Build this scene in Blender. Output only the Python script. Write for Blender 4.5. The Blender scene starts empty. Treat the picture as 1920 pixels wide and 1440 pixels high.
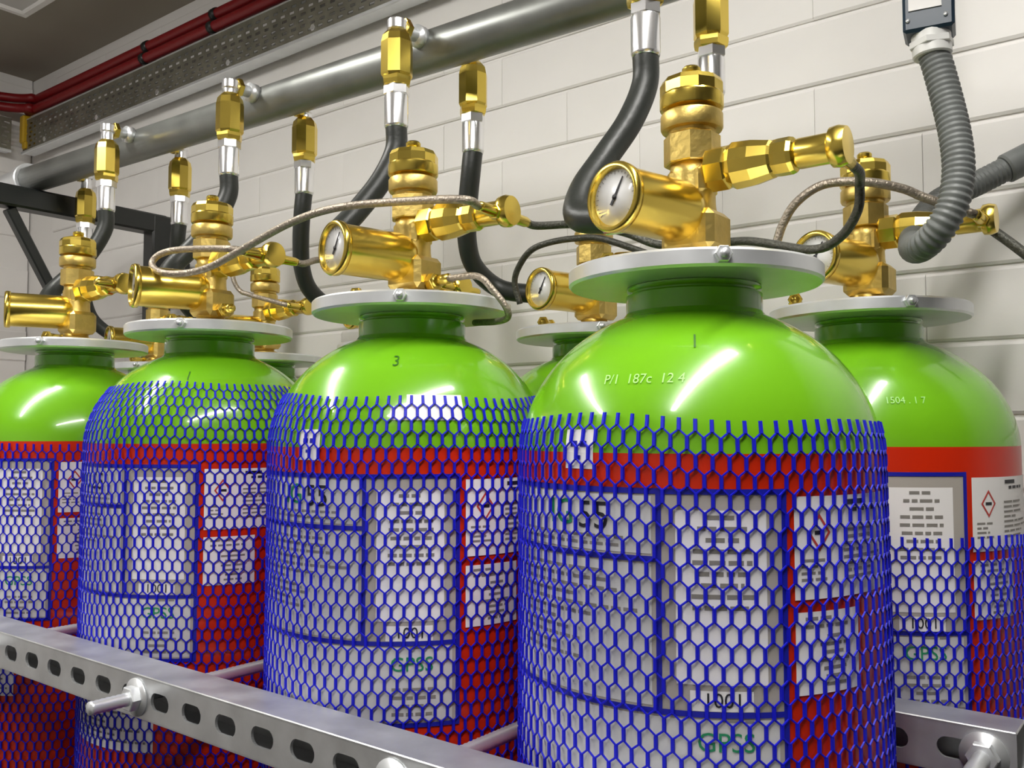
import bpy, math, random
from mathutils import Vector, Matrix
random.seed(7)
scene = bpy.context.scene
C = scene.collection

# ------------------------------------------------------------------ units
# geometry is written in units u (1 u = distance eye -> front row), z measured from eye level
U = 0.643
H = 2.41            # eye height above floor in u
F_PX, YAW, PIT = 1690.0, math.radians(37.7), math.atan(85 / 1690.0)

# ------------------------------------------------------------------ camera
cam = bpy.data.cameras.new('camera'); camo = bpy.data.objects.new('camera', cam)
C.objects.link(camo); scene.camera = camo
cam.sensor_width = 36.0; cam.lens = F_PX / 1920 * 36.0; cam.clip_start = 0.02
camo.location = (0, 0, H * U)
camo.rotation_euler = (math.pi / 2 + PIT, 0, YAW)

# ------------------------------------------------------------------ world + exposure
w = bpy.data.worlds.new('world'); scene.world = w; w.use_nodes = True
w.node_tree.nodes['Background'].inputs[0].default_value = (0.8, 0.85, 0.9, 1)
w.node_tree.nodes['Background'].inputs[1].default_value = 0.05
vs = scene.view_settings
vs.view_transform = 'Standard'; vs.look = 'None'; vs.gamma = 1.0; vs.use_curve_mapping = False
vs.exposure = 0.0
LAMP = 64.0         # emission of the fluorescent ceiling lamps

# ------------------------------------------------------------------ camera helper (pixel + plane -> point)
_fw = Vector((-math.sin(YAW) * math.cos(PIT), math.cos(YAW) * math.cos(PIT), math.sin(PIT)))
_rt = Vector((math.cos(YAW), math.sin(YAW), 0)); _up = _rt.cross(_fw)
def at(px, py, y=None, x=None, z=None):
    d = _fw * F_PX + _rt * (px - 960) + _up * (720 - py)
    t = y / d.y if y is not None else (x / d.x if x is not None else z / d.z)
    return d * t

# ------------------------------------------------------------------ materials
def mat(name, col, rough=0.5, metal=0.0, coat=0.0, noise=0.0, nscale=20.0, bump=0.0, bscale=60.0,
        emit=0.0, spec=0.5, rvar=0.0, stretch=(1, 1, 1), trans=0.0):
    m = bpy.data.materials.new(name); m.use_nodes = True
    nt = m.node_tree; b = nt.nodes['Principled BSDF']
    b.inputs['Base Color'].default_value = (*col, 1); b.inputs['Roughness'].default_value = rough
    b.inputs['Metallic'].default_value = metal; b.inputs['Coat Weight'].default_value = coat
    b.inputs['Coat Roughness'].default_value = 0.06; b.inputs['Specular IOR Level'].default_value = spec
    if emit:
        b.inputs['Emission Color'].default_value = (*col, 1); b.inputs['Emission Strength'].default_value = emit
    tc = None
    def coords():
        nonlocal tc
        if tc is None:
            t = nt.nodes.new('ShaderNodeTexCoord'); tc = nt.nodes.new('ShaderNodeMapping')
            tc.inputs['Scale'].default_value = stretch
            nt.links.new(t.outputs['Object'], tc.inputs[0])
        return tc.outputs[0]
    if noise or rvar:
        n = nt.nodes.new('ShaderNodeTexNoise'); n.inputs['Scale'].default_value = nscale
        n.inputs['Detail'].default_value = 4; nt.links.new(coords(), n.inputs['Vector'])
        if noise:
            r = nt.nodes.new('ShaderNodeMapRange')
            r.inputs[1].default_value = 0.3; r.inputs[2].default_value = 0.7
            r.inputs[3].default_value = 1 - noise; r.inputs[4].default_value = 1 + noise
            nt.links.new(n.outputs[0], r.inputs[0])
            mx = nt.nodes.new('ShaderNodeVectorMath'); mx.operation = 'SCALE'
            mx.inputs[0].default_value = col; nt.links.new(r.outputs[0], mx.inputs['Scale'])
            nt.links.new(mx.outputs[0], b.inputs['Base Color'])
        if rvar:
            r2 = nt.nodes.new('ShaderNodeMapRange')
            r2.inputs[3].default_value = max(0.02, rough - rvar); r2.inputs[4].default_value = rough + rvar
            nt.links.new(n.outputs[0], r2.inputs[0]); nt.links.new(r2.outputs[0], b.inputs['Roughness'])
    if bump:
        n2 = nt.nodes.new('ShaderNodeTexNoise'); n2.inputs['Scale'].default_value = bscale
        n2.inputs['Detail'].default_value = 3; nt.links.new(coords(), n2.inputs['Vector'])
        bp = nt.nodes.new('ShaderNodeBump'); bp.inputs['Strength'].default_value = bump
        bp.inputs['Distance'].default_value = 0.002
        nt.links.new(n2.outputs[0], bp.inputs['Height']); nt.links.new(bp.outputs[0], b.inputs['Normal'])
    return m

M = {
 'brick': mat('white_painted_brick', (0.82, 0.80, 0.775), 0.55, noise=0.04, nscale=6, bump=0.25, bscale=45),
 'mortar': mat('painted_mortar', (0.80, 0.78, 0.755), 0.6, bump=0.2, bscale=80),
 'grey_plaster': mat('dark_grey_plaster', (0.16, 0.16, 0.16), 0.8, bump=0.1),
 'plaster': mat('white_plaster', (0.58, 0.57, 0.55), 0.7, bump=0.1),
 'ceiling': mat('taupe_ceiling', (0.33, 0.30, 0.245), 0.8, noise=0.05, nscale=3),
 'floor': mat('grey_concrete', (0.035, 0.035, 0.035), 0.5, noise=0.2, nscale=8, bump=0.2),
 'green': mat('green_enamel', (0.17, 0.47, 0.010), 0.22, coat=0.6, noise=0.03, nscale=9, bump=0.02, bscale=30),
 'red': mat('red_enamel', (0.64, 0.024, 0.0025), 0.30, coat=0.15, spec=0.35, noise=0.04, nscale=9),
 'net': mat('blue_plastic_net', (0.006, 0.008, 0.60), 0.5, spec=0.3, noise=0.1, nscale=12),
 'brass': mat('polished_brass', (0.80, 0.60, 0.115), 0.25, metal=1, rvar=0.05, nscale=30),
 'brass_cast': mat('cast_brass', (0.66, 0.49, 0.15), 0.42, metal=1, noise=0.18, nscale=40, bump=0.25, bscale=160),
 'brass_dark': mat('tarnished_brass', (0.30, 0.19, 0.04), 0.45, metal=1, noise=0.2, nscale=40),
 'zinc': mat('galvanised_steel', (0.80, 0.82, 0.84), 0.38, metal=0.7, noise=0.06, nscale=25, rvar=0.08),
 'pipe': mat('grey_steel_pipe', (0.27, 0.28, 0.265), 0.40, metal=0.7, noise=0.15, nscale=18, rvar=0.1),
 'chrome': mat('bright_ferrule', (0.90, 0.90, 0.92), 0.22, metal=0.85),
 'strut': mat('strut_steel', (0.62, 0.63, 0.64), 0.42, metal=0.8, noise=0.12, nscale=30, rvar=0.1),
 'rubber': mat('black_rubber', (0.022, 0.025, 0.022), 0.42, bump=0.15, bscale=200),
 'black': mat('black_painted_steel', (0.012, 0.014, 0.013), 0.35),
 'braid': mat('braided_steel', (0.36, 0.31, 0.25), 0.42, metal=0.7, bump=0.6, bscale=420, noise=0.25, nscale=300),
 'braid_dark': mat('dark_braided_tube', (0.09, 0.09, 0.075), 0.42, metal=0.5, bump=0.6, bscale=420, noise=0.25, nscale=300),
 'conduit': mat('grey_conduit', (0.15, 0.16, 0.155), 0.5, noise=0.1, nscale=50),
 'navy': mat('navy_plastic', (0.010, 0.030, 0.055), 0.35),
 'paper': mat('white_label', (0.92, 0.90, 0.88), 0.45),
 'paper_grey': mat('grey_label', (0.45, 0.415, 0.37), 0.45),
 'paper_cell': mat('pale_grey_label', (.66, .66, .64), .45),
 'blue_ink': mat('dark_blue_ink', (0.008, 0.012, 0.36), 0.4),
 'grey_ink': mat('grey_print', (0.25, 0.235, 0.21), 0.5),
 'black_ink': mat('black_print', (0.015, 0.015, 0.02), 0.5),
 'green_ink': mat('green_print', (0.01, 0.25, 0.10), 0.5),
 'red_ink': mat('red_print', (0.55, 0.05, 0.04), 0.5),
 'white_ink': mat('white_stamp', (0.42, 0.78, 0.22), 0.5),
 'dark_green': mat('dark_stamp', (0.03, 0.14, 0.005), 0.5),
 'dial': mat('white_dial', (0.80, 0.80, 0.80), 0.25, coat=0.8),
 'redcable': mat('red_cable_sheath', (0.22, 0.002, 0.005), 0.45),
 'yellow': mat('yellow_plastic', (0.55, 0.34, 0.01), 0.4),
 'tray': mat('perforated_tray_steel', (0.28, 0.27, 0.22), 0.45, metal=0.8, noise=0.2, nscale=20),
 'lamp': mat('lamp_diffuser', (1.0, 0.975, 0.93), 0.5, emit=LAMP),
 'housing': mat('white_lamp_housing', (0.75, 0.75, 0.73), 0.4),
}

# ------------------------------------------------------------------ mesh builder
class MB:
    def __init__(s): s.v = []; s.f = []; s.mi = []; s.sm = []
    def add(s, verts, faces, mi=0, smooth=False, mx=None):
        n = len(s.v)
        s.v += [tuple(mx @ Vector(p)) if mx else tuple(p) for p in verts]
        s.f += [tuple(i + n for i in f) for f in faces]
        s.mi += [mi] * len(faces); s.sm += [smooth] * len(faces)
        return s
    def box(s, c, d, bev=0.0, mx=None, mi=0):
        x, y, z = d[0] / 2, d[1] / 2, d[2] / 2
        if bev <= 0:
            vs_ = [(c[0] + a * x, c[1] + b * y, c[2] + e * z) for a in (-1, 1) for b in (-1, 1) for e in (-1, 1)]
            fs = [(0, 1, 3, 2), (4, 6, 7, 5), (0, 4, 5, 1), (2, 3, 7, 6), (0, 2, 6, 4), (1, 5, 7, 3)]
            return s.add(vs_, fs, mi, False, mx)
        # chamfered box: 24 verts
        vs_ = []; idx = {}
        for a in (-1, 1):
            for b in (-1, 1):
                for e in (-1, 1):
                    for k in range(3):
                        p = [a * (x - bev), b * (y - bev), e * (z - bev)]
                        p[k] = (a, b, e)[k] * (x, y, z)[k]
                        idx[(a, b, e, k)] = len(vs_); vs_.append((c[0] + p[0], c[1] + p[1], c[2] + p[2]))
        fs = []
        for k in range(3):
            o = [i for i in range(3) if i != k]
            for sg in (-1, 1):
                q = []
                for (m, n) in ((-1, -1), (1, -1), (1, 1), (-1, 1)):
                    t = [0, 0, 0]; t[k] = sg; t[o[0]] = m; t[o[1]] = n
                    q.append(idx[(*t, k)])
                fs.append(tuple(q))
        for k in range(3):
            o = [i for i in range(3) if i != k]
            for m in (-1, 1):
                for n in (-1, 1):
                    t0 = [0, 0, 0]; t0[k] = -1; t0[o[0]] = m; t0[o[1]] = n
                    t1 = list(t0); t1[k] = 1
                    fs.append((idx[(*t0, o[0])], idx[(*t1, o[0])], idx[(*t1, o[1])], idx[(*t0, o[1])]))
        for a in (-1, 1):
            for b in (-1, 1):
                for e in (-1, 1):
                    fs.append((idx[(a, b, e, 0)], idx[(a, b, e, 1)], idx[(a, b, e, 2)]))
        return s.add(vs_, fs, mi, False, mx)
    def lathe(s, prof, n=32, mx=None, mi=0, smooth=True, phase=0.0, closed=True):
        """prof: (r, z) list, revolved about z. Points given twice make a hard edge."""
        vs_ = []; fs = []
        for r, z in prof:
            for k in range(n):
                a = 2 * math.pi * k / n + phase
                vs_.append((r * math.cos(a), r * math.sin(a), z))
        for i in range(len(prof) - 1):
            if prof[i] == prof[i + 1]: continue
            for k in range(n):
                k2 = (k + 1) % n
                fs.append((i * n + k, i * n + k2, (i + 1) * n + k2, (i + 1) * n + k))
        if closed:
            if prof[0][0] > 1e-6: fs.append(tuple(reversed(range(n))))
            if prof[-1][0] > 1e-6: fs.append(tuple((len(prof) - 1) * n + k for k in range(n)))
        return s.add(vs_, fs, mi, smooth, mx)
    def cyl(s, r, z0, z1, n=32, mx=None, ch=0.0, mi=0, phase=0.0, smooth=True):
        if ch: p = [(r - ch, z0), (r - ch, z0), (r, z0 + ch), (r, z0 + ch), (r, z1 - ch), (r, z1 - ch), (r - ch, z1), (r - ch, z1)]
        else: p = [(r, z0), (r, z1)]
        return s.lathe(p, n, mx, mi, smooth and n > 8, phase)
    def tube(s, pts, rad, n=12, mi=0, caps=True):
        P = [Vector(p) for p in pts]; vs_ = []; fs = []
        T = [(P[min(i + 1, len(P) - 1)] - P[max(i - 1, 0)]).normalized() for i in range(len(P))]
        a = Vector((0, 0, 1)) if abs(T[0].z) < 0.9 else Vector((1, 0, 0))
        nrm = (a - T[0] * a.dot(T[0])).normalized()
        for i, p in enumerate(P):
            nrm = (nrm - T[i] * nrm.dot(T[i])).normalized(); bn = T[i].cross(nrm)
            r = rad(i) if callable(rad) else rad
            for k in range(n):
                t = 2 * math.pi * k / n
                vs_.append(p + (nrm * math.cos(t) + bn * math.sin(t)) * r)
        for i in range(len(P) - 1):
            for k in range(n):
                k2 = (k + 1) % n
                fs.append((i * n + k, i * n + k2, (i + 1) * n + k2, (i + 1) * n + k))
        if caps: fs += [tuple(reversed(range(n))), tuple((len(P) - 1) * n + k for k in range(n))]
        return s.add(vs_, fs, mi, True)
    def mesh(s, name, mats, origin=(0, 0, 0)):
        me = bpy.data.meshes.new(name); o = Vector(origin)
        me.from_pydata([tuple((Vector(v) - o) * U) for v in s.v], [], s.f)
        for m in (mats if isinstance(mats, (list, tuple)) else [mats]): me.materials.append(M[m])
        me.polygons.foreach_set('material_index', s.mi); me.polygons.foreach_set('use_smooth', s.sm)
        me.update(); return me

def wloc(p): return (p[0] * U, p[1] * U, (p[2] + H) * U)
def link(name, me, parent=None, loc=None, rz=0.0):
    o = bpy.data.objects.new(name, me); C.objects.link(o)
    if parent: o.parent = parent
    if loc is not None: o.location = loc
    if rz: o.rotation_euler = (0, 0, rz)
    return o
def tag(o, label, cat, group=None):
    o['label'] = label; o['category'] = cat
    if group: o['group'] = group
    return o
def empty(name, p, label, cat, group=None):
    o = bpy.data.objects.new(name, None); C.objects.link(o); o.location = wloc(p); o.empty_display_size = 0.05
    return tag(o, label, cat, group)
def struct(o): o['kind'] = 'structure'; return o
def world_part(name, mb, mats, origin, parent=None):
    """mb in eye coordinates; object placed at origin (parent, if any, has the same origin)"""
    me = mb.mesh(name, mats, origin)
    return link(name, me, parent, None if parent else wloc(origin))
def frame(o, d, up=(0, 0, 1)):
    """matrix whose z axis runs along d, at o"""
    z = Vector(d).normalized(); u = Vector(up)
    if abs(z.dot(u)) > 0.98: u = Vector((1, 0, 0))
    x = u.cross(z).normalized(); y = z.cross(x)
    m = Matrix((x, y, z)).transposed().to_4x4(); m.translation = Vector(o); return m
def spline(pts, k=8):
    P = [Vector(p) for p in pts]; out = []
    for i in range(len(P) - 1):
        a = P[i - 1] if i else P[0] * 2 - P[1]; b = P[i]; c = P[i + 1]
        d = P[i + 2] if i + 2 < len(P) else P[-1] * 2 - P[-2]
        for j in range(k):
            t = j / k
            out.append(0.5 * ((2 * b) + (c - a) * t + (2 * a - 5 * b + 4 * c - d) * t * t + (3 * b - a - 3 * c + d) * t ** 3))
    out.append(P[-1]); return out

# ------------------------------------------------------------------ room shell
YW, XL, ZC = 1.78, -4.02, 1.52          # back wall, left wall, ceiling
XR, YF = 4.2, -2.6
CO, PH, BL = 0.133, 0.29, 0.40          # brick course, phase, brick length
def slab(name, c, d, m, origin):
    return struct(world_part(name, MB().box(c, d), m, origin))
fl = slab('floor', ((XL + XR) / 2, (YF + YW) / 2, -H - 0.05), (XR - XL + 0.6, YW - YF + 0.6, 0.1), 'floor', (0, 0, -H))
ce = slab('ceiling', ((XL + XR) / 2, (YF + YW) / 2, ZC + 0.05), (XR - XL + 0.6, YW - YF + 0.6, 0.1), 'ceiling', (0, 0, ZC))
zc_, zh = (ZC - H) / 2, ZC + H
wb = slab('wall_back', ((XL + XR) / 2, YW + 0.106, zc_), (XR - XL + 0.4, 0.2, zh), 'mortar', (0, YW, -H))
wl = slab('wall_left', (XL - 0.106, (YF + YW) / 2, zc_), (0.2, YW - YF, zh), 'mortar', (XL, 0, -H))
slab('wall_right', (XR + 0.1, (YF + YW) / 2, zc_), (0.2, YW - YF, zh), 'grey_plaster', (XR, 0, -H))
slab('wall_front', ((XL + XR) / 2, YF - 0.1, zc_), (XR - XL + 0.4, 0.2, zh), 'plaster', (0, YF, -H))
def brick_mesh(L):
    b = MB(); hz = CO / 2 - 0.0032; hl = L / 2 - 0.0002; d = 0.0155; c = 0.0050; cx = 0.0006
    vs_ = [(-hl, 0, -hz), (hl, 0, -hz), (hl, 0, hz), (-hl, 0, hz),
           (-hl, -d + .003, -hz), (hl, -d + .003, -hz), (hl, -d + .003, hz), (-hl, -d + .003, hz),
           (-hl + cx, -d, -hz + c), (hl - cx, -d, -hz + c), (hl - cx, -d, hz - c), (-hl + cx, -d, hz - c)]
    fs = [(0, 1, 5, 4), (1, 2, 6, 5), (2, 3, 7, 6), (3, 0, 4, 7),
          (4, 5, 9, 8), (5, 6, 10, 9), (6, 7, 11, 10), (7, 4, 8, 11), (8, 9, 10, 11)]
    return b.add(vs_, fs).mesh('brick', 'brick')
bm_full, bm_half = brick_mesh(BL), brick_mesh(BL / 2)
k0, k1 = -16, 9
for k in range(k0, k1):
    z = PH + CO * (k + 0.5)
    if z + CO / 2 > ZC + 0.03: continue
    x = -0.408 - (0.2 if k % 2 == 0 else 0.0) - 8.5 * BL
    while x < 0.75:
        x += BL
        if x - BL / 2 < XL - 0.01: continue
        link('brick', bm_full, wb, (x * U, (0.0152 + random.uniform(-.0012, .0012)) * U, (z + H) * U))
    for j in range(6):
        y = YW - 0.2 - j * BL - (0.2 if k % 2 else 0)
        o = link('brick', bm_full, wl, (-0.0152 * U, y * U, (z + H) * U)); o.rotation_euler = (0, 0, math.pi / 2)

# ------------------------------------------------------------------ ceiling lamps (fluorescent battens across the aisle)
def batten(x, y0, y1, label):
    yc = (y0 + y1) / 2; L = y1 - y0; zb = ZC - 0.055
    e = empty('ceiling_lamp', (x, yc, zb - 0.10), label, 'lamp', 'fluorescent battens on the ceiling')
    org = (x, yc, zb - 0.10)
    for s in (-1, 1): world_part('hanger', MB().cyl(.008, zb - .005, ZC + .001, 10, Matrix.Translation((x, yc + s * L * .36, 0))), 'housing', org, e)
    world_part('housing', MB().box((x, yc, zb - 0.035), (0.16, L + 0.06, 0.07), 0.008), 'housing', org, e)
    for s in (-1, 1): world_part('end_cap', MB().box((x, yc + s * (L / 2 + 0.02), zb - 0.075), (0.13, 0.03, 0.03), 0.006), 'housing', org, e)
    d = MB(); hw = 0.055
    vs_ = [(x - hw, y0, zb - .071), (x + hw, y0, zb - .071), (x + hw * .8, y0, zb - .098), (x - hw * .8, y0, zb - .098)]
    vs_ += [(a, y1, c) for a, _, c in vs_]
    d.add(vs_, [(0, 1, 2, 3), (7, 6, 5, 4), (0, 3, 7, 4), (1, 5, 6, 2), (3, 2, 6, 7)])
    world_part('diffuser', d, 'lamp', org, e)
batten(-2.10, -1.05, 0.75, 'white fluorescent ceiling batten over the far end of the cylinder row')
batten(-0.08, -0.95, 1.10, 'white fluorescent ceiling batten over the nearest cylinder')
# square ceiling hatch near the far corner
pc = at(50, 28, z=ZC - 0.012)
e = empty('ceiling_hatch', (pc.x + 0.35, pc.y - 0.35, ZC - 0.02), 'square off-white ceiling hatch with pale rim in the far corner', 'hatch')
org = (pc.x + 0.35, pc.y - 0.35, ZC - 0.02)
world_part('panel', MB().box((org[0], org[1], ZC - 0.008), (0.64, 0.64, 0.016)), 'plaster', org, e)
for s in (-1, 1):
    world_part('rim', MB().box((org[0] + s * 0.335, org[1], ZC - 0.012), (0.03, 0.70, 0.03), 0.005), 'brick', org, e)
    world_part('rim', MB().box((org[0], org[1] + s * 0.335, ZC - 0.012), (0.64, 0.03, 0.03), 0.005), 'brick', org, e)

# ------------------------------------------------------------------ gas cylinders: prototypes (axis at x=y=0)
R, EB, EZ = 0.21, 0.18, -0.03
RN, ZN0, ZN1 = 0.0815, 0.134, 0.1715
ZR = -0.024                              # green / red paint boundary
O0 = (0, 0, -H)
def dome(z): return R * math.sqrt(max(0, 1 - ((z - EZ) / EB) ** 2)) if z > EZ else R
def prof_body():
    p = [(R * 0.90, -H), (R * 0.97, -H + 0.01), (R, -H + 0.04), (R, -1.2), (R, ZR), (R, ZR)]
    q = [(R, ZR), (R, EZ)] if ZR > EZ else [(R, ZR)]
    q = [(dome(ZR), ZR)]
    for i in range(1, 25):
        t = i / 24; z = ZR + (0.1335 - ZR) * math.sin(t * math.pi / 2)
        q.append((dome(z), z))
    q += [(RN + 0.004, ZN0 + 0.001), (RN, ZN0 + 0.006), (RN, ZN0 + 0.006), (RN, ZN1 - 0.010), (RN, ZN1 - 0.010),
          (RN - 0.006, ZN1 - 0.009), (RN - 0.006, ZN1 - 0.005), (RN - 0.001, ZN1 - 0.004), (RN - 0.001, ZN1), (RN - 0.001, ZN1), (0.02, ZN1)]
    return p, q
p_, q_ = prof_body()
p_[4] = p_[5] = (dome(ZR), ZR); p_.insert(4, (R, EZ - 0.02))
body_b = MB(); body_b.lathe(p_, 96, closed=False, mi=1); body_b.lathe(q_, 96, closed=False, mi=0)
BODY = body_b.mesh('body', ['green', 'red'], O0)
# collar plate: flat galvanised ring, split, with pinch bolt
RP = 0.152
PLATE = MB().lathe([(0.03, .172), (RP - .003, .172), (RP - .003, .172), (RP, .175), (RP, .175), (RP, .190), (RP, .190), (RP - .003, .193), (RP - .003, .193), (0.03, .193)], 80, closed=False).mesh('collar_plate', 'zinc', O0)
bolt = MB(); mx = frame((RP * math.cos(math.radians(-52)) - .004, RP * math.sin(math.radians(-52)) + .004, .184), (math.cos(math.radians(-52)), math.sin(math.radians(-52)), 0))
bolt.cyl(.0095, 0, .014, 6, mx, ch=.001); bolt.cyl(.005, .014, .018, 10, mx)
BOLT = bolt.mesh('bolt', 'zinc', O0)
cb = MB(); mx = frame((-.128, .03, .2165), (0.35, -1, 0))
cb.cyl(.0075, -.005, .050, 10, mx); cb.cyl(.012, -.012, 0, 6, mx, ch=.001); cb.cyl(.012, .040, .050, 6, mx, ch=.001); cb.box((-.122, .005, .2), (.012, .02, .016))
CLAMP = cb.mesh('clamp_bolt', 'brass', O0)
# valve column
vb = MB()
vb.lathe([(.034, .190), (.034, .205), (.034, .205), (.026, .208), (.026, .215), (.026, .215)], 28)
vb.box((0.004, 0, .238), (.070, .060, .050), .008)
vb.lathe([(.030, .258), (.030, .258), (.028, .272), (.027, .31), (.027, .325)], 28)
vb.box((0, 0, .300), (.050, .046, .036), .006)
VBODY = vb.mesh('valve_body', 'brass_cast', O0)
vb = MB().cyl(.0345, .323, .3595, 8, ch=.0015, phase=math.pi / 8); VHEX = vb.mesh('hex_collar', 'brass_cast', O0)
vb = MB().lathe([(.029, .357), (.029, .3655), (.029, .3655), (.0365, .366), (.0365, .366), (.038, .369), (.038, .3845), (.0365, .3870), (.0365, .3870), (.030, .3873), (.030, .396)], 36)
VRING = vb.mesh('ring', 'brass_cast', O0)
vb = MB()
vb.lathe([(.030, .3918), (.0375, .3920), (.0375, .3920), (.0388, .394), (.0388, .408), (.0388, .408), (.0375, .4105), (.0375, .4105)], 40)
vb.lathe([(.0385, .410), (.0385, .410), (.0385, .4225), (.0385, .4225), (.0350, .4290), (.0350, .4290), (.0130, .4365)], 11, smooth=False, phase=.25)
vb.lathe([(.0115, .4360), (.0115, .4440), (.0115, .4440), (.0095, .4465)], 18)
VCAP = vb.mesh('valve_cap', 'brass', O0)
# inlet stub for hose (-x) and low pilot stub (+x)
vb = MB(); mx = frame((-.025, 0, .275), (-1, 0, 0)); vb.cyl(.019, 0, .025, 20, mx); vb.cyl(.024, .022, .050, 6, mx, ch=.0015); vb.cyl(.016, .05, .066, 16, mx)
STUB = vb.mesh('hose_port', 'brass', O0)
vb = MB(); mx = frame((.03, 0, .222), (1, -.25, 0)); vb.cyl(.010, 0, .03, 14, mx); vb.cyl(.0135, .012, .028, 6, mx, ch=.001); vb.cyl(.008, .028, .058, 12, mx)
LOW = vb.mesh('pilot_port', 'brass', O0)
# gauge (along -y, rotated per thing), origin at axis
GZ = 0.262; GL = 0.142; GR = 0.0385
gx = frame((0, 0, GZ), (0, -1, 0))
vb = MB().lathe([(.020, .004), (.029, .010), (GR - .004, .020), (GR - .0015, .030), (GR - .0015, GL - .012), (GR - .0015, GL - .012), (GR + .0015, GL - .011), (GR + .002, GL - .004), (GR, GL), (GR - .004, GL), (GR - .004, GL), (GR - .0065, GL - .006), (GR - .0065, GL - .008)], 48, gx)
GBODY = vb.mesh('pressure_gauge', 'brass', O0)
vb = MB().cyl(GR - .0063, GL - .010, GL - .0065, 40, gx); GDIAL = vb.mesh('dial', 'dial', O0)
vb = MB()
for k in range(25):
    a = math.radians(-40 + 260 * k / 24); r1 = GR - .0085; r0 = r1 - (.004 if k % 4 == 0 else .002)
    c = Vector(((r0 + r1) / 2 * math.cos(a), (r0 + r1) / 2 * math.sin(a), GL - .0063))
    vb.box((0, 0, 0), (r1 - r0, .0006, .0004), 0, gx @ Matrix.Translation(c) @ Matrix.Rotation(a, 4, 'Z'))
GTICK = vb.mesh('scale_marks', 'grey_ink', O0)
vb = MB(); mxn = gx @ Matrix.Translation((0, 0, GL - .0055)) @ Matrix.Rotation(math.radians(58), 4, 'Z')
vb.add([(-.010, -.0018, 0), (.0250, -.0007, 0), (.0250, .0007, 0), (-.010, .0018, 0), (-.010, -.0018, .0008), (.0250, -.0007, .0008), (.0250, .0007, .0008), (-.010, .0018, .0008)],
       [(4, 5, 6, 7), (0, 3, 2, 1), (0, 1, 5, 4), (1, 2, 6, 5), (2, 3, 7, 6), (3, 0, 4, 7)], 0, False, mxn)
vb.cyl(.003, 0, .0012, 12, mxn); GNEED = vb.mesh('needle', 'black_ink', O0)
# outlet arm along +x
AZ = 0.313
ax_ = frame((0, 0, AZ), (1, 0, 0))
vb = MB(); vb.cyl(.0270, .022, .052, 8, ax_, ch=.004); vb.lathe([(.0240, .050), (.0285, .058), (.0285, .058), (.0270, .080), (.0225, .102), (.0200, .106)], 12, ax_, smooth=False)
ARM = vb.mesh('outlet_arm', 'brass', O0)
vb = MB().lathe([(.0180, .103), (.0210, .105), (.0215, .110), (.0215, .124), (.0200, .129), (.0165, .131)], 10, ax_, smooth=False); ANUT = vb.mesh('arm_nut', 'brass', O0)
vb = MB().lathe([(.0150, .130), (.0150, .130), (.0175, .134), (.0175, .168), (.0175, .168), (.0225, .171), (.0235, .180), (.0210, .188), (.0210, .188), (.004, .189)], 24, ax_)
ATEE = vb.mesh('tee_end', 'brass', O0)
def sleeve(s):
    m = frame((.172, 0, AZ - .004), (0, s, 0)); b = MB(); b.cyl(.0115, .006, .026, 6, m, ch=.001); b.lathe([(.0085, .026), (.0085, .026), (.0080, .055), (.0065, .062)], 14, m)
    return b.mesh('tube_sleeve', 'brass', O0)
SLV = {1: sleeve(1), -1: sleeve(-1)}

# --- labels wrapped on the shell (theta in degrees from -y towards +x)
def cp(th, z, r):
    a = math.radians(th); return (r * math.sin(a), -r * math.cos(a), z)
def patch(b, t0, t1, z0, z1, r, rf=None, mi=0):
    n = max(1, int(abs(t1 - t0) / 2.5)); m = max(1, int(abs(z1 - z0) / .012)) if rf else 1
    vs_ = [cp(t0 + (t1 - t0) * i / n, z0 + (z1 - z0) * j / m, r if rf is None else rf(z0 + (z1 - z0) * j / m) + r) for j in range(m + 1) for i in range(n + 1)]
    fs = [(j * (n + 1) + i, j * (n + 1) + i + 1, (j + 1) * (n + 1) + i + 1, (j + 1) * (n + 1) + i) for j in range(m) for i in range(n)]
    b.add(vs_, fs, mi, True)
R1, R2, R3, R4 = R + .0006, R + .0010, R + .0014, R + .0018
ZT, Z1, Z2, ZB = -.061, -.128, -.275, -.378
T0, T1, T2 = -48, 16.3, 49.8
def bars(b, t0, t1, z, n, h, r, seed, align=0.5, wl=(2, 5)):
    """rows of illegible small print"""
    rnd = random.Random(seed)
    for k in range(n):
        span = (t1 - t0) * rnd.uniform(.35, .98); t = t0 + (t1 - t0 - span) * align; end = t + span
        while t < end:
            l = min(rnd.uniform(*wl), end - t)
            if l > .6: patch(b, t, t + l, z, z + h, r)
            t += l + .8
        z -= h * 2.6
def text_mesh(name, s, th, z, size, m, r=R4, width=None, rf=None):
    cu = bpy.data.curves.new('t', 'FONT'); cu.body = s; cu.size = size * U; cu.align_x = 'CENTER'; cu.align_y = 'CENTER'; cu.resolution_u = 3
    o = bpy.data.objects.new('t', cu); C.objects.link(o)
    me = bpy.data.meshes.new_from_object(o.evaluated_get(bpy.context.evaluated_depsgraph_get()))
    bpy.data.objects.remove(o); bpy.data.curves.remove(cu)
    me.name = name; me.materials.clear(); me.materials.append(M[m])
    for v in me.vertices:
        x, y = v.co.x / U, v.co.y / U; zz = z + y
        rr = (rf(zz) + .0012) if rf else r
        p = cp(th + math.degrees(x / max(rr, .05)), zz, rr); v.co = (p[0] * U, p[1] * U, (p[2] + H) * U)
    me.update(); return me
b = MB(); patch(b, T0, T2, ZB, ZT, R1); L_BASE = b.mesh('main_label', 'paper_grey', O0)
b = MB()
for (t, a, c) in ((T0, ZB, ZT), (T1, Z2, ZT), (T2, ZB, ZT)): patch(b, t - .75, t + .75, a - .003, c + .003, R3)
for (z, a, c) in ((ZT, T0, T2), (Z1, T0, T1), (Z2, T0, T2), (ZB, T0, T2)): patch(b, a, c, z - .0028, z + .0028, R3 + .0001)
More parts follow.
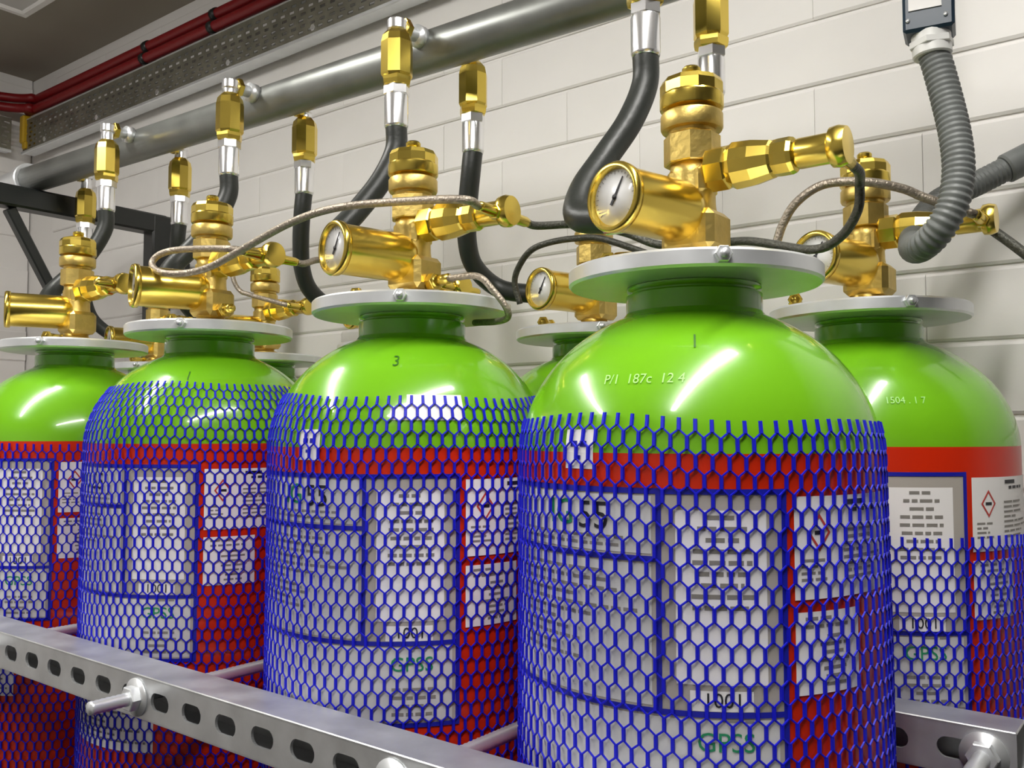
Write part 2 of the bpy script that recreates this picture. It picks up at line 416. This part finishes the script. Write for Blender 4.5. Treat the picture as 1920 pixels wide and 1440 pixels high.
L_BORD = b.mesh('label_border', 'blue_ink', O0)
b = MB(); patch(b, T1 + 4.5, T2 - 5, -.247, -.079, R2); patch(b, T1 + 8, T2 - 9, -.272, -.2525, R2); L_WHITE = b.mesh('white_panel', 'paper', O0)
b = MB(); patch(b, T0 + 2, T1 - 2, Z1 + .005, ZT - .005, R2); patch(b, T0 + 2, T1 - 2, Z2 + .005, Z1 - .005, R2); patch(b, T0 + 2, T2 - 2, ZB + .005, Z2 - .005, R2)
L_CELL = b.mesh('label_cells', 'paper_cell', O0)
b = MB(); bars(b, T1 + 8, T2 - 8, -.088, 9, .0042, R3, 3); bars(b, T0 + 8, T1 - 4, -.145, 11, .0035, R3, 5, 0.1); bars(b, T0 + 8, T1 - 6, -.110, 2, .003, R3, 6, .6)
bars(b, T1 + 12, T2 - 4, -.282, 1, .003, R3, 8); bars(b, T1 + 6, T2 - 4, -.335, 4, .004, R3, 9)
L_BARS = b.mesh('small_print', 'grey_ink', O0)
L_IG = text_mesh('lettering_green', 'IG', -15.2, -.0875, .038, 'green_ink')
L_55 = text_mesh('lettering_number', '55', -3.2, -.0890, .040, 'black_ink')
L_1001 = text_mesh('lettering_code', '1001', 33, -.2620, .020, 'black_ink')
L_GP = text_mesh('lettering_supplier', 'GPSS', 33.5, -.302, .026, 'green_ink')
# hazard label
HT0, HT1 = 52.8, 97
b = MB(); patch(b, HT0, HT1, -.167, -.066, R2); patch(b, HT0, HT0 + 23, -.259, -.179, R2); HZ = b.mesh('hazard_label', 'paper', O0)
b = MB(); dc, dz = HT0 + 8.0, -.102; hr = .014
def qd(b, p, r):  # quad of (dtheta_u, dz)
    b.add([cp(dc + math.degrees(x / r), dz + z, r) for x, z in p], [(0, 1, 2, 3)])
for a in range(4):
    c0 = [(hr, 0), (0, hr * 1.35), (-hr, 0), (0, -hr * 1.35)]; p, q = c0[a], c0[(a + 1) % 4]
    qd(b, [p, q, (q[0] * .78, q[1] * .78), (p[0] * .78, p[1] * .78)], R3)
HZ_D = b.mesh('hazard_diamond', 'red_ink', O0)
b = MB(); qd(b, [(-.006, -.002), (.006, -.002), (.006, .002), (-.006, .002)], R3); patch(b, HT0 + 18, HT0 + 26, -.0755, -.0705, R3); bars(b, HT0 + 14, HT1 - 3, -.083, 1, .004, R3, 4)
HZ_K = b.mesh('label_heading', 'black_ink', O0)
b = MB(); bars(b, HT0 + 17, HT1 - 4, -.102, 8, .0026, R3, 11, 0, (3, 9)); bars(b, HT0 + 2, HT0 + 14, -.13, 4, .0024, R3, 12, 0); bars(b, HT0 + 3, HT0 + 20, -.187, 2, .003, R3, 13, 0); bars(b, HT0 + 6, HT0 + 20, -.205, 7, .003, R3, 14, .5, (3, 8))
HZ_B = b.mesh('hazard_print', 'grey_ink', O0)
b = MB(); patch(b, -22, 32.5, -.527, -.44, R2); LOWL = b.mesh('lower_label', 'paper', O0)
b = MB(); bars(b, -18, 30, -.45, 8, .0035, R3, 21, .1); LOWP = b.mesh('lower_print', 'grey_ink', O0)
b = MB(); patch(b, -13.6, -3.2, -.041, -.0245, R1); patch(b, -13.6, -3.2, -.0245, 0.0, .0008, dome); TAG = b.mesh('inspection_tag', 'paper', O0)
b = MB(); bars(b, -12.5, -4.5, -.031, 1, .004, R3, 31); patch(b, -11.5, -9, -.018, -.012, .0014, dome); patch(b, -8, -5.5, -.018, -.012, .0014, dome); TAGP = b.mesh('tag_print', 'blue_ink', O0)
b = MB(); patch(b, 31, 53, .012, .046, .0009, dome); b2 = MB(); patch(b2, 25, 31.2, .012, .030, .0009, dome)
b.add(b2.v, b2.f, 0, True); STICK = b.mesh('torn_sticker', 'paper', O0)
D1 = text_mesh('stamped_number', '1', 26.5, .092, .022, 'dark_green', rf=dome)
D3 = text_mesh('stamped_number', '3', 33, .093, .022, 'dark_green', rf=dome)
S_A = text_mesh('stamped_serial', 'P/1  187c  12 4', 10, .052, .0145, 'white_ink', rf=dome)
S_E = text_mesh('stamped_serial', '1504 . 1 7', 30, .040, .0135, 'white_ink', rf=dome)

def stuff(o):
    if 'print' in o.name or 'heading' in o.name: o['kind'] = 'stuff'
    return o
def gas_cylinder(x, y, label, yaw=0.0, g=-13.0, arm=0.0, number=None, serial=None, sticker=False, lab=True, tagy=None, low=True, vyaw=0.0, pilot=False, front_sleeve=True):
    e = empty('gas_cylinder', (x, y, -H), label, 'gas cylinder', 'green and red gas cylinders in the bank')
    link('body', BODY, e)
    pl = link('collar_plate', PLATE, e); link('bolt', BOLT, pl); link('clamp_bolt', CLAMP, pl)
    v = link('valve_body', VBODY, e, rz=math.radians(vyaw))
    for nme, me in (('hex_collar', VHEX), ('ring', VRING), ('valve_cap', VCAP), ('hose_port', STUB)): link(nme, me, v)
    if pilot: link('pilot_port', LOW, v)
    gg = link('pressure_gauge', GBODY, e, rz=math.radians(g))
    link('dial', GDIAL, gg); gk = link('scale_marks', GTICK, gg); gk['kind'] = 'stuff'; link('needle', GNEED, gg)
    a = link('outlet_arm', ARM, e, rz=math.radians(arm)); link('arm_nut', ANUT, a); link('tee_end', ATEE, a)
    link('tube_sleeve', SLV[1], a)
    if front_sleeve: link('tube_sleeve', SLV[-1], a)
    yr = math.radians(yaw)
    if lab:
        m = link('main_label', L_BASE, e, rz=yr); m['label'] = 'blue-framed label with pale cells'
        for nme, me in (('label_border', L_BORD), ('label_cells', L_CELL), ('white_panel', L_WHITE), ('small_print', L_BARS), ('lettering', L_IG), ('lettering', L_55), ('lettering', L_1001), ('lettering', L_GP)):
            stuff(link(nme, me, m))
        h = link('hazard_label', HZ, e, rz=yr)
        for nme, me in (('hazard_diamond', HZ_D), ('label_heading', HZ_K), ('hazard_print', HZ_B)): stuff(link(nme, me, h))
        if low: l = link('lower_label', LOWL, e, rz=yr); stuff(link('lower_print', LOWP, l))
    if tagy is not None: t = link('inspection_tag', TAG, e, rz=math.radians(tagy)); stuff(link('tag_print', TAGP, t))
    if sticker: link('torn_sticker', STICK, e, rz=yr)
    if number: link('stamped_number', number[0], e, rz=math.radians(number[1]))
    if serial: link('stamped_serial', serial[0], e, rz=math.radians(serial[1]))
    return e
AX = {'A': (-.493, 1.0), 'B': (-.967, 1.0), 'C': (-1.498, 1.0), 'D': (-2.015, 1.0),
      'E': (-.4286, 1.488), 'F': (-.947, 1.488), 'G': (-1.465, 1.488), 'H': (-1.983, 1.488), 'I': (-2.50, 1.488)}
gas_cylinder(*AX['A'], 'nearest and largest green and red gas cylinder, blue netting up to its shoulder', 0, -13, 0, (D1, 0), (S_A, 0), tagy=0, front_sleeve=False)
gas_cylinder(*AX['B'], 'green and red gas cylinder with a white torn sticker on its shoulder under the net', 11, -11, 3, (D3, 3), sticker=True, tagy=12, pilot=True)
gas_cylinder(*AX['C'], 'green and red gas cylinder with netting pulled high over its green shoulder', 2, -20, 2, (D1, 17), pilot=True)
gas_cylinder(*AX['D'], 'front-row gas cylinder farthest left, its green shoulder bare above low netting', 4, -24, 4)
gas_cylinder(*AX['E'], 'back-row gas cylinder at the right edge with its labels uncovered above low netting', 0.5, -16, 0, None, (S_E, 0), low=False)
gas_cylinder(*AX['F'], 'back-row gas cylinder half hidden between the two nearest cylinders', 2, -14, 0, lab=False)
gas_cylinder(*AX['G'], 'back-row gas cylinder mostly hidden behind the cylinder with the torn sticker', 2, -14, 0, lab=False)
gas_cylinder(*AX['H'], 'back-row gas cylinder seen behind the high-netted one, only collar and valve showing', 2, -14, 0, lab=False)
gas_cylinder(*AX['I'], 'last back-row gas cylinder, a sliver of collar behind the far left cylinder', 2, -14, 0, lab=False)

# ------------------------------------------------------------------ netting sleeves
NC, HR = 82, 0.0184
def netting(c, top, label, zbot=-1.0, slack=0.004, seed=0):
    x, y = AX[c]
    # profile samples from the top of the sleeve down
    P = [];
    z = top
    while z > EZ: P.append((dome(z), z)); z -= .004
    P.append((R, min(top, EZ))); P.append((R, zbot - .05))
    S = [0]
    for i in range(1, len(P)): S.append(S[-1] + math.hypot(P[i][0] - P[i - 1][0], P[i][1] - P[i - 1][1]))
    rnd = random.Random(seed); f1, f2, f3 = (rnd.uniform(0, 6.28) for _ in range(3))
    def prof(s):
        for i in range(1, len(S)):
            if s <= S[i]:
                t = (s - S[i - 1]) / max(1e-9, S[i] - S[i - 1]); a, bb = P[i - 1], P[i]
                return a[0] + (bb[0] - a[0]) * t, a[1] + (bb[1] - a[1]) * t
        return P[-1]
    def pt(col, s, off):
        a = 2 * math.pi * col / NC; s2 = s + .004 * math.sin(a * 2 + f2) + .0025 * math.sin(a * 5 + f3) + .004
        r, zz = prof(s2)
        bul = slack * (0.5 + 0.5 * math.sin(a * 3 + f1 + s * 4)) * min(1, .25 + s * 3)
        r += .0018 + bul + off
        return (r * math.sin(a), -r * math.cos(a), zz)
    b = MB(); V = b.v; Fc = b.f
    def strand(c0, s0, c1, s1, wd, ht):
        dc, ds = (c1 - c0) * (2 * math.pi * R / NC), s1 - s0; L = math.hypot(dc, ds)
        oc, os = -ds / L * wd / 2 * NC / (2 * math.pi * R), dc / L * wd / 2
        n = len(V)
        for (cc, ss) in ((c0, s0), (c1, s1)):
            V.append(pt(cc + oc, ss + os, 0)); V.append(pt(cc + oc * .6, ss + os * .6, ht)); V.append(pt(cc - oc * .6, ss - os * .6, ht)); V.append(pt(cc - oc, ss - os, 0))
        for k in range(3): Fc.append((n + k, n + k + 1, n + 5 + k, n + 4 + k))
    rows = int((S[-1] - .05) / HR); v = HR * .68
    for i in range(rows):
        s = i * HR; o = .5 * (i & 1)
        for j in range(NC):
            strand(j + o, s, j + o, s + v, .0043, .0022)
            strand(j + o, s + v - .0005, j + o + .5, s + HR + .0005, .0021, .0014); strand(j + o, s + v - .0005, j + o - .5, s + HR + .0005, .0021, .0014)
    b.mi = [0] * len(Fc); b.sm = [False] * len(Fc)
    me = b.mesh('netting_sleeve', 'net', (0, 0, zbot))
    o = link('netting_sleeve', me, None, wloc((x, y, zbot)))
    tag(o, label, 'netting', 'blue net sleeves on the cylinders')
netting('A', .016, 'blue plastic net sleeve around the nearest cylinder', -2.25, .0035, 1)
netting('B', .050, 'blue net sleeve over the cylinder with the torn white sticker', -2.25, .003, 2)
netting('C', .082, 'blue net sleeve reaching high on the green shoulder, left of centre', -2.25, .003, 3)
netting('D', -.022, 'blue net sleeve on the far left front-row cylinder, stopping below the green', -2.25, .003, 4)
netting('E', -.142, 'low blue net sleeve on the right-hand back cylinder, leaving its labels bare on top', -2.25, .003, 5)

# ------------------------------------------------------------------ manifold pipe and hoses
PY = 1.26
def pz(x): return .728 + .020 * (-x - 1.0)
pb = MB(); pb.tube([(x, PY, pz(x)) for x in (0.5, -1, -2, -2.86)], .040, 32)
e = empty('manifold_pipe', (0, PY, 0), 'grey galvanised manifold pipe running along the wall above the cylinders', 'pipe')
world_part('pipe', pb, 'pipe', (0, PY, 0), e)
pb = MB(); mx = frame((-2.84, PY, pz(-2.84)), (-1, 0, -.02)); pb.cyl(.047, 0, .20, 10, mx, ch=.004); pb.cyl(.052, 0, .03, 32, mx, ch=.003)
world_part('end_socket', pb, 'zinc', (0, PY, 0), e)
HZT = .552
def hose(fx, fy, cyl, label, back=False):
    s = 1 if back else -1; ax, ay = AX[cyl]; zp = pz(fx)
    org = (fx, fy, HZT)
    e = empty('discharge_hose', org, label, 'hose', 'discharge hoses on the manifold')
    ez = zp + .012
    b = MB(); mxp = frame((fx, PY + s * .036, ez), (0, s, 0)); b.cyl(.021, 0, .018, 20, mxp); b.cyl(.013, .015, .055, 16, mxp)
    world_part('nipple', b, 'zinc', org, e)
    b = MB(); b.cyl(.021, .040, .052, 6, mxp, ch=.001); world_part('union_nut', b, 'brass', org, e)
    b = MB(); b.tube(spline([(fx, PY + s * .085, ez), (fx, fy - s * .012, ez), (fx, fy, ez - .010), (fx, fy, .728)], 5), .0155, 18); b.cyl(.0185, -.01, .012, 16, frame((fx, fy, ez), (0, 0, 1)), ch=.003)
    world_part('elbow', b, 'chrome', org, e)
    b = MB(); mv = Matrix.Translation((fx, fy, 0))
    b.lathe([(.020, .628), (.027, .630), (.0285, .638), (.0285, .638), (.0285, .645), (.0265, .647), (.0265, .647)], 6, mv, smooth=False, phase=.3)
    b.lathe([(.0265, .645), (.0265, .645), (.0295, .650), (.0295, .710), (.0295, .710), (.0265, .724), (.018, .734)], 8, mv, smooth=False, phase=.2)
    world_part('check_valve', b, 'brass', org, e)
    b = MB(); b.cyl(.0245, .612, .630, 6, mv, ch=.0015); b.lathe([(.0215, .612), (.0215, .612), (.0222, .609), (.0222, .556), (.0222, .556), (.0205, .551)], 24, mv)
    world_part('ferrule', b, 'chrome', org, e)
    if not back:
        pts = [(fx, fy, .556), (fx - .002, fy, .51), (fx - .014, fy - .025, .45), (fx - .032, fy - .065, .39), (fx - .036, ay + .045, .335), (ax - .175, ay + .010, .290), (ax - .135, ay, .277), (ax - .088, ay, .275)]
    else:
        pts = [(fx, fy, .556), (fx - .006, fy, .51), (fx - .022, fy + .01, .447), (fx - .040, fy + .03, .384), (fx - .044, fy + .06, .335), (fx - .015, fy + .105, .294), (ax - .14, ay, .278), (ax - .088, ay, .275)]
    b = MB(); b.tube(spline(pts, 8), .0198, 18); world_part('rubber_hose', b, 'rubber', org, e)
    b = MB(); mh = frame((ax - .125, ay, .2755), (1, 0, 0)); b.cyl(.0220, 0, .038, 20, mh, ch=.002); world_part('end_ferrule', b, 'chrome', org, e)
for fx, c, l in ((-.645, 'A', 'black discharge hose curving down to the nearest cylinder'), (-1.164, 'B', 'black discharge hose into the cylinder with the torn sticker'),
                 (-1.677, 'C', 'black discharge hose into the high-netted cylinder, front side of manifold'), (-2.198, 'D', 'farthest left front discharge hose, dropping behind the left valve')):
    hose(fx, 1.159, c, l)
for fx, c, l in ((-.634, 'E', 'discharge hose hanging behind the nearest valve cap'), (-1.15, 'F', 'black J-shaped discharge hose against the white wall at centre'),
                 (-1.67, 'G', 'straight-hanging discharge hose left of centre, behind the braided pilot tube'), (-2.19, 'H', 'discharge hose on the back of the manifold beside the black bracket'),
                 (-2.70, 'I', 'smallest discharge hose, at the far left end of the manifold')):
    hose(fx, 1.36, c, l, True)

# ------------------------------------------------------------------ braided pilot tubes
def tee(c, s, arm=0.0):
    ax, ay = AX[c]; a = math.radians(arm); x, y = .172, s * .058
    return (ax + x * math.cos(a) - y * math.sin(a), ay + x * math.sin(a) + y * math.cos(a), AZ - .004)
def tube(label, pts, r=.0062, m='braid', k=8):
    P = spline(pts, k); o = P[0]; b = MB(); b.tube(P, r, 10)
    tag(world_part('pilot_tube', b, m, o), label, 'tube', 'thin braided pilot tubes')
tb = tee('B', -1, 3); tc = tee('C', -1, 2)
tube('braided tube arching across to a loop over the high-netted cylinder valve',
     [tb, tb + (0, -.05, .004) if False else (tb[0] - .002, tb[1] - .04, tb[2] + .002), at(720, 380, .93), at(620, 392, .92), at(540, 420, .92), at(450, 470, .92), at(390, 502, .91), at(340, 513, .90), at(300, 510, .89), at(285, 495, .90), at(300, 477, .91), at(340, 468, .925), (tc[0], tc[1] - .03, tc[2] + .001), tc])
ta = tee('A', 1, 0); tb2 = tee('B', 1, 3)
tube('braided tube curling down from the nearest valve arm and away behind its collar',
     [ta, (ta[0] + .001, ta[1] + .03, ta[2] - .004), at(1612, 345, 1.13), at(1608, 395, 1.14), at(1575, 445, 1.16), at(1520, 468, 1.18), at(1400, 452, 1.20), at(1300, 462, 1.22), at(1230, 458, 1.22), at(1170, 436, 1.21), at(1090, 421, 1.17), (tb2[0], tb2[1] + .03, tb2[2]), tb2], m='braid_dark')
tc2 = tee('C', 1, 2)
tube('thin tube running behind the sticker cylinder gauge from the left valve arm',
     [tc2, (tc2[0], tc2[1] + .02, tc2[2]), at(600, 487, 1.14), at(650, 494, 1.13), at(720, 512, 1.10), at(800, 520, 1.06), (AX['B'][0] + .087, AX['B'][1] - .010, .222)])
pb_ = (AX['B'][0] + .087, .986, .222)
tube('thin tube hooking down over the right rim of the sticker cylinder collar',
     [pb_, at(895, 518, .99), at(925, 545, 1.0), at(948, 575, 1.01), at(952, 595, 1.02), at(930, 603, 1.03), at(890, 605, 1.05)], .005)
td2 = tee('D', 1, 4)
tube('short pilot tube from the far left valve arm towards its neighbour', [td2, (td2[0], td2[1] + .03, td2[2]), at(300, 530, 1.12), at(345, 540, 1.11), at(390, 545, 1.06)])
tf = tee('F', -1)
tube('thin tube arching left from the half-hidden back valve', [tf, at(1130, 448, 1.40), at(1080, 447, 1.39), at(1030, 455, 1.38), at(995, 470, 1.38), at(973, 500, 1.39), at(965, 530, 1.40), at(975, 570, 1.41)], .0062, 'braid_dark')
te = tee('E', -1)
tube('thin tube arching over the right-hand back cylinder valve', [te, at(1735, 371, 1.41), at(1690, 353, 1.39), at(1620, 341, 1.36), at(1545, 346, 1.35), at(1495, 378, 1.34), at(1468, 420, 1.34), at(1452, 470, 1.34)], .0068)
te2 = tee('E', 1)
tube('dark thin tube leaving the picture from the right-hand valve arm', [te2, at(1850, 424, 1.56), at(1890, 452, 1.56), at(1930, 482, 1.55), at(1990, 525, 1.54)], .008, 'braid_dark')
th2 = tee('H', -1)
tube('small tube beside the valve behind the high-netted cylinder', [th2, at(470, 553, 1.42), at(450, 545, 1.41), at(438, 525, 1.40), at(436, 500, 1.40)], .006)

# ------------------------------------------------------------------ control box and flexible conduit (right)
cpts = [at(1747, 92, 1.35), at(1757, 120, 1.35), at(1775, 185, 1.345), at(1791, 255, 1.335), at(1797, 320, 1.325), at(1787, 382, 1.315), at(1760, 432, 1.315), at(1728, 463, 1.34), at(1712, 462, 1.42), at(1722, 425, 1.52), at(1760, 378, 1.60), at(1830, 345, 1.66), at(1915, 302, 1.70)]
P = spline(cpts, 40); b = MB()
L = 0; acc = [0]
for i in range(1, len(P)): L += (P[i] - P[i - 1]).length; acc.append(L)
N = int(L / .0021); Q = []; j = 0
for i in range(N + 1):
    t = L * i / N
    while j < len(acc) - 2 and acc[j + 1] < t: j += 1
    f = (t - acc[j]) / max(1e-9, acc[j + 1] - acc[j]); Q.append(P[j].lerp(P[j + 1], f))
b.tube(Q, lambda i: .0195 + (.0016 if (i // 2) % 2 else -.0006), 20)
e = empty('flexible_conduit', tuple(P[0]), 'grey corrugated flexible conduit looping down at the right', 'conduit')
world_part('conduit', b, 'conduit', tuple(P[0]), e)
b = MB(); mx = frame(P[-1], P[-1] - P[-6]); b.cyl(.025, -.03, .03, 20, mx, ch=.003); world_part('end_gland', b, 'conduit', tuple(P[0]), e)
b = MB(); g0 = at(1745, 62, 1.35); mx = frame(g0, P[2] - g0); b.cyl(.026, 0, .035, 24, mx, ch=.002); b.cyl(.030, .012, .022, 6, mx, ch=.001); world_part('gland', b, mats='housing', origin=tuple(P[0]), parent=e)
bx = at(1743, 68, 1.35); bw = .066
e = empty('control_box', (bx.x, bx.y, bx.z), 'dark blue plastic control box with a white sticker at the top right', 'box')
org = (bx.x, bx.y, bx.z); ca = math.radians(10)
mr = Matrix.Translation(bx) @ Matrix.Rotation(ca, 4, 'Z')
b = MB(); b.box((0, 0, .055), (bw, .055, .11), .004, mr); world_part('box_body', b, 'navy', org, e)
b = MB(); b.box((-.004, -.0285, .062), (.042, .002, .066), 0, mr); world_part('sticker', b, 'paper', org, e)
b = MB()
for k in range(6): b.box((-.006, -.0298, .047 + k * .008), (.024 if k % 2 else .03, .0006, .0028), 0, mr)
world_part('sticker_print', b, 'grey_ink', org, e)
for sx in (-.026, .022):
    b = MB(); b.cyl(.003, 0, .002, 10, mr @ frame((sx, -.0275, .016), (0, -1, 0))); world_part('screw', b, 'zinc', org, e)
b = MB(); b.cyl(.018, .11, .60, 20, mr); world_part('riser', b, 'conduit', org, e)

# ------------------------------------------------------------------ black wall bracket (far left)
bxm = -2.80
org = (bxm, 1.64, -.15)
e = empty('wall_bracket', org, 'black steel triangular bracket carrying the manifold at far left', 'bracket')
world_part('arm', MB().box((bxm, 1.35, .690), (.062, .66, .064), .006), 'black', org, e)
world_part('upright', MB().box((bxm, 1.66, .285), (.064, .072, .87), .006), 'black', org, e)
b = MB(); p0, p1 = Vector((bxm, 1.18, .655)), Vector((bxm, 1.62, -.12)); d = p1 - p0
b.box((0, 0, d.length / 2), (.03, .034, d.length), .004, frame(p0, d, (1, 0, 0))); world_part('brace', b, 'black', org, e)
for z in (.55, -.05):
    world_part('wall_fixing', MB().box((bxm, 1.733, z), (.05, .075, .05), .004), 'black', org, e)
b = MB(); b.cyl(.009, 0, .012, 6, frame((bxm + .032, 1.66, .50), (1, 0, 0))); world_part('bolt', b, 'zinc', org, e)

# ------------------------------------------------------------------ cable tray and red cables under the ceiling
ZT0, ZT1 = 1.170, 1.308; YT = 1.715
def tray(name_axis, a0, a1, label):
    """perforated tray on edge, hung along the wall; holes are real openings"""
    b = MB(); px_, pzz = .044, .0185; na = int((a1 - a0) / px_); nz = int((ZT1 - ZT0 - .012) / pzz)
    z0 = ZT0 + ((ZT1 - ZT0) - nz * pzz) / 2
    def P3(a, z): return (a, YT, z) if name_axis == 'x' else (XL + .065, a, z)
    def quad(q): b.add([P3(*p) for p in q], [(0, 1, 2, 3)])
    for i in range(na):
        for j in range(nz):
            x0, zz = a0 + i * px_, z0 + j * pzz; x1, z1 = x0 + px_, zz + pzz
            s = .5 * px_ * (j % 2) - .25 * px_
            m = .25 * px_; h0, h1 = x0 + m * .55, x1 - m * 1.45; u0, u1 = zz + pzz * .26, z1 - pzz * .26
            if j % 2: h0, h1 = x0 + m * 1.45, x1 - m * .55
            quad([(x0, zz), (x1, zz), (h1, u0), (h0, u0)]); quad([(x1, zz), (x1, z1), (h1, u1), (h1, u0)])
            quad([(x1, z1), (x0, z1), (h0, u1), (h1, u1)]); quad([(x0, z1), (x0, zz), (h0, u0), (h0, u1)])
    e_ = a0 + na * px_
    for (za, zb) in ((ZT0, z0), (z0 + nz * pzz, ZT1)): quad([(a0, za), (e_, za), (e_, zb), (a0, zb)])
    org = P3((a0 + a1) / 2, ZT0)
    e = empty('cable_tray', org, label, 'cable tray', 'perforated cable trays')
    o = world_part('perforated_face', b, 'tray', org, e)
    md = o.modifiers.new('thickness', 'SOLIDIFY'); md.thickness = .0012; md.offset = 0
    c = MB(); mid = (a0 + e_) / 2; ln = e_ - a0
    for z in (ZT0, ZT1):
        if name_axis == 'x': c.box((mid, YT + .022, z), (ln, .050, .004)); 
        else: c.box((XL + .040, mid, z), (.050, ln, .004))
    lip = ZT0 - .008
    if name_axis == 'x': c.box((mid, YT - .004, lip + .006), (ln, .010, .012), .002)
    else: c.box((XL + .069, mid, lip + .006), (.010, ln, .012), .002)
    world_part('flange', c, 'zinc', org, e)
    for i in range(int(ln / .42)):
        a = a0 + .2 + i * .42; q = Vector(P3(a, ZT0 + .022)); d = (0, -1, 0) if name_axis == 'x' else (1, 0, 0)
        w_ = MB(); w_.cyl(.011, 0, .006, 6, frame(q, d), ch=.001); world_part('bolt', w_, 'chrome', org, e)
tray('x', XL + .07, .2, 'perforated metal cable tray running under the ceiling along the back wall')
tray('y', .7, YT - .02, 'short perforated cable tray turning along the far left wall')
for zz, yo, l in ((1.392, 1.735, 'upper red cable under the ceiling above the perforated tray'), (1.345, 1.725, 'lower red cable resting along the top edge of the perforated tray')):
    xo = XL + (YW - yo); b = MB()
    b.tube(spline([(.3, yo, zz), (-1.5, yo, zz), (xo + .25, yo, zz), (xo + .10, yo - .02, zz), (xo + .02, yo - .10, zz), (xo, yo - .25, zz), (xo, .6, zz)], 8), .0185, 14)
    e = empty('red_cable', (.3, yo, zz), l, 'cable', 'red cables under the ceiling')
    world_part('sheath', b, 'redcable', (.3, yo, zz), e)
    for k in range(7):
        x = -.5 - k * .42; c = MB(); mx = frame((x, yo, zz), (1, 0, 0)); c.cyl(.0215, -.012, .012, 14, mx); c.box((x, (yo + YW) / 2 + .01, zz), (.02, YW - yo + .02, .012))
        world_part('cable_clip', c, 'black', (.3, yo, zz), e)
yp = at(52, 245, x=XL + .085)
o = world_part('yellow_clip', MB().box((yp.x, yp.y, yp.z), (.035, .055, .12), .006).box((yp.x + .012, yp.y, yp.z - .07), (.03, .045, .03), .004), 'yellow', tuple(yp))
tag(o, 'small yellow plastic clip on the tray in the far left corner', 'clip')

# ------------------------------------------------------------------ strut rails that hold the cylinders
ZS = -.356; SW = .0635; XE = -.19; XS0 = -2.75
def rail(y0, label, x_holes):
    """slotted C channel: top, slotted front, bottom, back closed by an added plate to darken the slots"""
    t = .004; org = ((XE + XS0) / 2, y0 + SW / 2, ZS - SW)
    e = empty('support_rail', org, label, 'rail', 'slotted steel rails')
    b = MB(); xm, ln = (XE + XS0) / 2, XE - XS0
    b.box((xm, y0 + SW / 2, ZS - t / 2), (ln, SW, t), .0012); b.box((xm, y0 + SW / 2, ZS - SW + t / 2), (ln, SW, t), .0012)
    b.box((xm, y0 + SW - .002, ZS - SW / 2), (ln, .004, SW - .002))  # added plate over the open back, blocks light so the slots turn dark
    p = .0777; zt, zb = ZS - .0025, ZS - SW + .0025; zm = (zt + zb) / 2; hl, hh = .0225, .0128
    n0 = int((ln) / p); x = x_holes
    xs = []
    while x > XS0 + p: xs.append(x); x -= p
    xs = [q for q in xs if q < XE - .03]
    prev = XE
    for q in xs:
        a, c = q + p / 2, q - p / 2
        a = min(a, XE)
        if prev == XE and a < XE: b.add([(a, y0, zb), (XE, y0, zb), (XE, y0, zt), (a, y0, zt)], [(0, 1, 2, 3)])
        prev = 0
        ring = []; N = 24
        for k in range(N):
            g = 2 * math.pi * k / N; ring.append((q + math.copysign(hl - hh, math.cos(g)) * (abs(math.cos(g)) > 1e-6) + hh * math.cos(g), zm + hh * math.sin(g)))
        outer = []
        for k in range(N):
            g = 2 * math.pi * k / N; cx, sx = math.cos(g), math.sin(g); m = max(abs(cx), abs(sx))
            outer.append((q + (cx / m) * (p / 2 if cx < 0 else a - q), zm + sx / m * (zt - zb) / 2))
        vs_ = [(u, y0, v) for u, v in ring] + [(u, y0, v) for u, v in outer] + [(u, y0 + t, v) for u, v in ring]
        fs = []
        for k in range(N):
            k2 = (k + 1) % N
            fs += [(k, k2, N + k2, N + k), (k, 2 * N + k, 2 * N + k2, k2)]
        b.add(vs_, fs)
    last = xs[-1] - p / 2
    b.add([(XS0, y0, zb), (last, y0, zb), (last, y0, zt), (XS0, y0, zt)], [(0, 1, 2, 3)])
    world_part('channel', b, 'strut', org, e)
    for xx in (XE - .035, XS0 + .05):
        f = MB(); f.box((xx, y0 + SW / 2 + .002, (-H + ZS - SW) / 2), (.06, .056, H + ZS - SW), .003); world_part('post', f, 'strut', org, e)
        f = MB(); f.box((xx, y0 + SW / 2, -H + .006), (.12, .056, .012), .002); world_part('foot_plate', f, 'strut', org, e)
rail(.721, 'slotted steel channel rail across the front of the cylinders', -.8770 + .0777 * 8)
rail(1.2135, 'steel channel rail between the two cylinder rows, its end showing bottom right', -.8770 + .0777 * 8)
ZRD = -.389
for k, (x, l) in enumerate(((-.225, 'steel threaded rod at the bottom right below the back rail end'), (-.722, 'threaded rod crossing between the nearest cylinder and the sticker cylinder'),
             (-1.247, 'threaded rod with its end poking out of the front rail at lower left'), (-1.765, 'threaded rod at the far left edge of the front rail'))):
    org = (x, .66, ZRD); e = empty('threaded_rod', org, l, 'rod', 'threaded rods through the rails')
    y0, y1 = .650, 1.31
    pts = []; r_ = []
    n = int((y1 - y0) / .004)
    b = MB(); b.tube([(x, y0 + (y1 - y0) * i / n, ZRD) for i in range(n + 1)], lambda i: .0092 + (.0008 if i % 2 else 0), 14)
    world_part('rod', b, 'zinc', org, e)
    for yy in (.721 - .0165, 1.2135 - .0165):
        b = MB(); m = frame((x, yy, ZRD), (0, 1, 0)); b.cyl(.0185, 0, .0135, 6, m, ch=.0015); world_part('hex_nut', b, 'zinc', org, e)
        b = MB(); m = frame((x, yy + .0135, ZRD), (0, 1, 0)); b.cyl(.0275, 0, .003, 24, m); world_part('washer', b, 'zinc', org, e)
